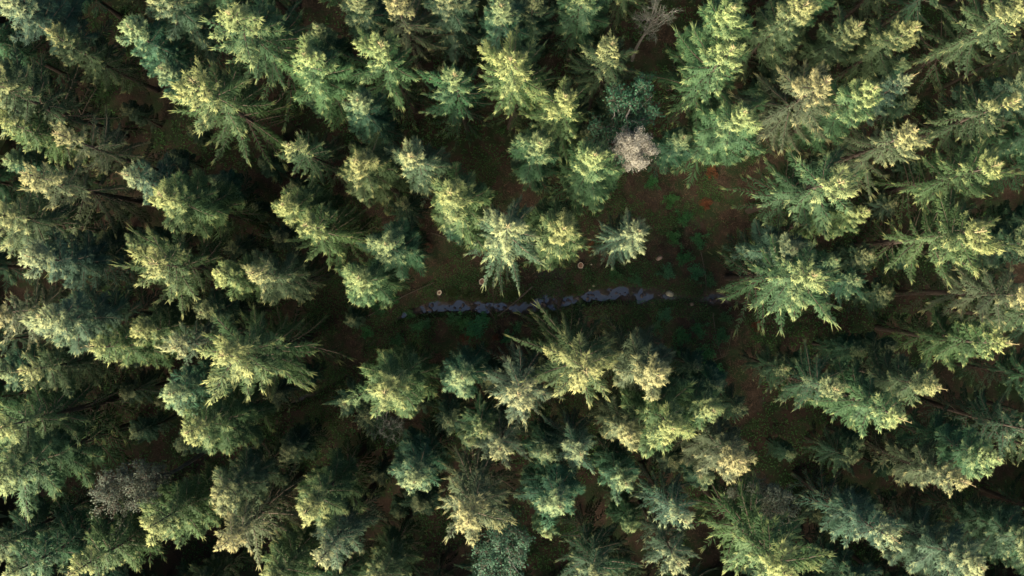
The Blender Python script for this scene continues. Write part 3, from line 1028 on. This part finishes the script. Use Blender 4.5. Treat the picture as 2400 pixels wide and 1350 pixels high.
# low plants on the banks
def low_plant(seed, R, n):
    rng = np.random.default_rng(seed)
    S = Shapes()
    st = Shapes()
    for k in range(14):
        a = rng.uniform(0, 6.28)
        rr = R * rng.uniform(.35, 1)
        e = np.array([math.cos(a) * rr, math.sin(a) * rr, rng.uniform(.25, .6)])
        P = np.stack([np.zeros(3), e * np.array([.45, .45, .75]), e])
        st.tube(P, [.012, .009, .005], 3, 0, .5, 0)
        m = n // 14
        c, d = lerp_pts(P, rng.uniform(.25, 1, m))
        c = c + rng.normal(0, .09, (m, 3)) * np.array([[1, 1, .5]])
        S.leaves(c, rng.normal(0, 1, (m, 3)) * np.array([[1, 1, .4]]) + d, rng.normal(0, .45, (m, 3)) + np.array([[0, 0, 1.0]]),
                 rng.uniform(.08, .17, m), rng.uniform(.05, .10, m), rng.uniform(0, 1, m), rng.uniform(0, 1, m))
    return S.mesh("bush_leaves", [LEAF]), st.mesh("bush_stems", [TWIGBARK])


LOW = [low_plant(s, .85, 620) for s in (1, 2, 3)]


def bush(x, y, s, col, label, group, cat="bush"):
    X, Y = px(x, y)
    e = link(bpy.data.objects.new("low_bush", None))
    e.location = (X, Y, max(gz(X, Y), -.2) - .02)
    e.rotation_euler = (0, 0, random.uniform(0, 6.28))
    e.scale = (s, s, s * .8)
    tag(e, label, cat, group)
    a, b = LOW[int(x + y) % 3]
    o = link(bpy.data.objects.new("foliage", a), e)
    o.color = (*(np.array(col) * (1 + np.random.default_rng(int(x)).normal(0, .1, 3))), 1)
    link(bpy.data.objects.new("stem", b), e)


GRN, DKG, RUST = (0.046, 0.160, 0.058), (0.040, 0.125, 0.044), (0.12, 0.058, 0.027)
_r3 = np.random.default_rng(17)
spots = [(1085, 752, 1.0), (1115, 765, 1.2), (1060, 745, .8), (1135, 748, .8), (1100, 785, .7), (1190, 790, .8), (1210, 765, .7)]
for x, y, s in spots:
    bush(x, y, s, GRN, "green leafy bush of the clump on the stream's lower bank, left of the thicker pole", "green bushes on the stream's lower bank")
for x, y, s in [(1560, 740, .9), (1600, 790, 1.1), (1640, 770, 1.0), (1650, 830, 1.1), (1590, 835, 1.0), (1690, 790, 1.0), (1540, 770, .8), (1630, 880, 1.0), (1680, 870, 1.0), (1570, 900, .9), (1700, 740, .9)]:
    bush(x, y, s, DKG if _r3.random() < .5 else GRN, "green leafy bush in the shade below the stream's right end", "green bushes below the stream's right end")
for x, y, s in [(1560, 640, 1.0), (1600, 600, 1.1), (1630, 640, 1.0), (1640, 560, 1.0), (1580, 555, .9), (1440, 645, .9), (1490, 655, .8), (1600, 510, 1.0), (1570, 470, .9), (1530, 430, .9), (1660, 660, .9)]:
    bush(x, y, s, DKG if _r3.random() < .6 else GRN, "dark green bush in the shade above the stream's right end", "dark bushes above the stream's right end")
for x, y, s in [(980, 770, .8), (930, 800, .9), (900, 840, .9), (960, 740, .6), (1000, 760, .7), (880, 880, .9), (860, 780, .8), (925, 705, .7), (890, 720, .8)]:
    bush(x, y, s, DKG, "dark green bush beside the stream's left bend", "dark bushes beside the stream's left bend")
for x, y, s in [(1060, 685, .6), (1090, 690, .7), (1125, 692, .7), (1200, 690, .6), (1240, 700, .6), (1290, 735, .7), (1340, 680, .6), (1250, 745, .7)]:
    bush(x, y, s, (0.034, 0.066, 0.016), "low mossy green plant on the stream's bank below the centre star", "low mossy plants on the stream's banks")
for x, y, s, lb in [(1090, 790, .55, "rusty brown dry plant below the green clump at the stream's lower bank"), (1163, 792, .45, "small orange-brown dry plant below the curved thin branch"),
                    (1668, 402, .8, "orange-red dry plant in the dark gap left of the yellow-green round spruce"), (1775, 762, .7, "orange dry plant under the feathered pale green spruce"),
                    (1655, 480, .7, "rusty dry plant in the dark gap right of the blue-green star"), (1546, 778, .4, "small yellow dry plant right of the biggest star spruce"),
                    (1480, 795, .6, "reddish dry plant at the foot of the spruces right of the biggest star"), (1000, 575, .6, "reddish dry plant on the litter right of the yellow-topped spruce"),
                    (1385, 580, .6, "reddish dry plant between the lime-yellow spruce and the blue-green star")]:
    bush(x, y, s, RUST, lb, None, "dry plant")

# litter and moss: nobody could count them
S = Shapes()
n = 56000
X, Y = _r3.uniform(-36, 36, n), _r3.uniform(-20, 20, n)
X[:26000], Y[:26000] = _r3.uniform(-17, 19, 26000), _r3.uniform(-11, 10, 26000)
keep = stream_d(X, Y) > .25
X, Y = X[keep], Y[keep]
Z = ground_z(X, Y)
n = len(X)
d = _r3.normal(0, 1, (n, 3)) * np.array([[1, 1, .15]])
d = norm(d)
L = _r3.uniform(.08, .42, n)
c = np.c_[X, Y, Z + .025]
S.spindle(c, c + d * L[:, None], _r3.uniform(.006, .016, n), 0, .5, _r3.uniform(0, 1, n))
lit = link(bpy.data.objects.new("twig_litter", S.mesh("twig_litter", [noisy_mat("litter", (0.06, 0.04, 0.026), (0.21, 0.135, 0.085), 2.5)])))
tag(lit, "fallen twigs and brown needle litter strewn over the clearing's floor", "litter", kind="stuff")
S = Shapes()
n = 230000
X, Y = _r3.uniform(-38, 38, n), _r3.uniform(-22, 22, n)
X[:100000], Y[:100000] = _r3.uniform(-17, 19, 100000), _r3.uniform(-11, 10, 100000)
out = (X < -17) | (X > 19) | (Y < -11) | (Y > 10)
sd = np.full(n, 50.0)
near = (np.abs(Y) < 12)
sd[near] = stream_d(X[near], Y[near])
pn = vnoise(X, Y, .28, 4, 4.4) + np.where(out, .12, 0)
keep = (sd > .12) & (pn + np.exp(-sd / 1.4) * .55 > .14 + _r3.uniform(-.12, .12, n))
X, Y = X[keep], Y[keep]
Z = ground_z(X, Y)
n = len(X)
sz = np.where((X < -17) | (X > 19) | (Y < -11) | (Y > 10), 1.7, 1.0)
c = np.c_[X, Y, Z + _r3.uniform(.02, .12, n) * sz]
S.leaves(c, _r3.normal(0, 1, (n, 3)) * np.array([[1, 1, .5]]), _r3.normal(0, .5, (n, 3)) + np.array([[0, 0, 1.0]]), _r3.uniform(.06, .16, n) * sz, _r3.uniform(.03, .07, n) * sz,
         _r3.uniform(0, 1, n), _r3.uniform(0, 1, n))
gc = link(bpy.data.objects.new("ground_cover", S.mesh("ground_cover", [LEAF])))
gc.color = (0.046, 0.125, 0.034, 1)
tag(gc, "moss and small green leaves covering the stream's banks", "ground cover", kind="stuff")
tris = sum(len(m.polygons) for m in bpy.data.meshes)
print("polygons", tris)
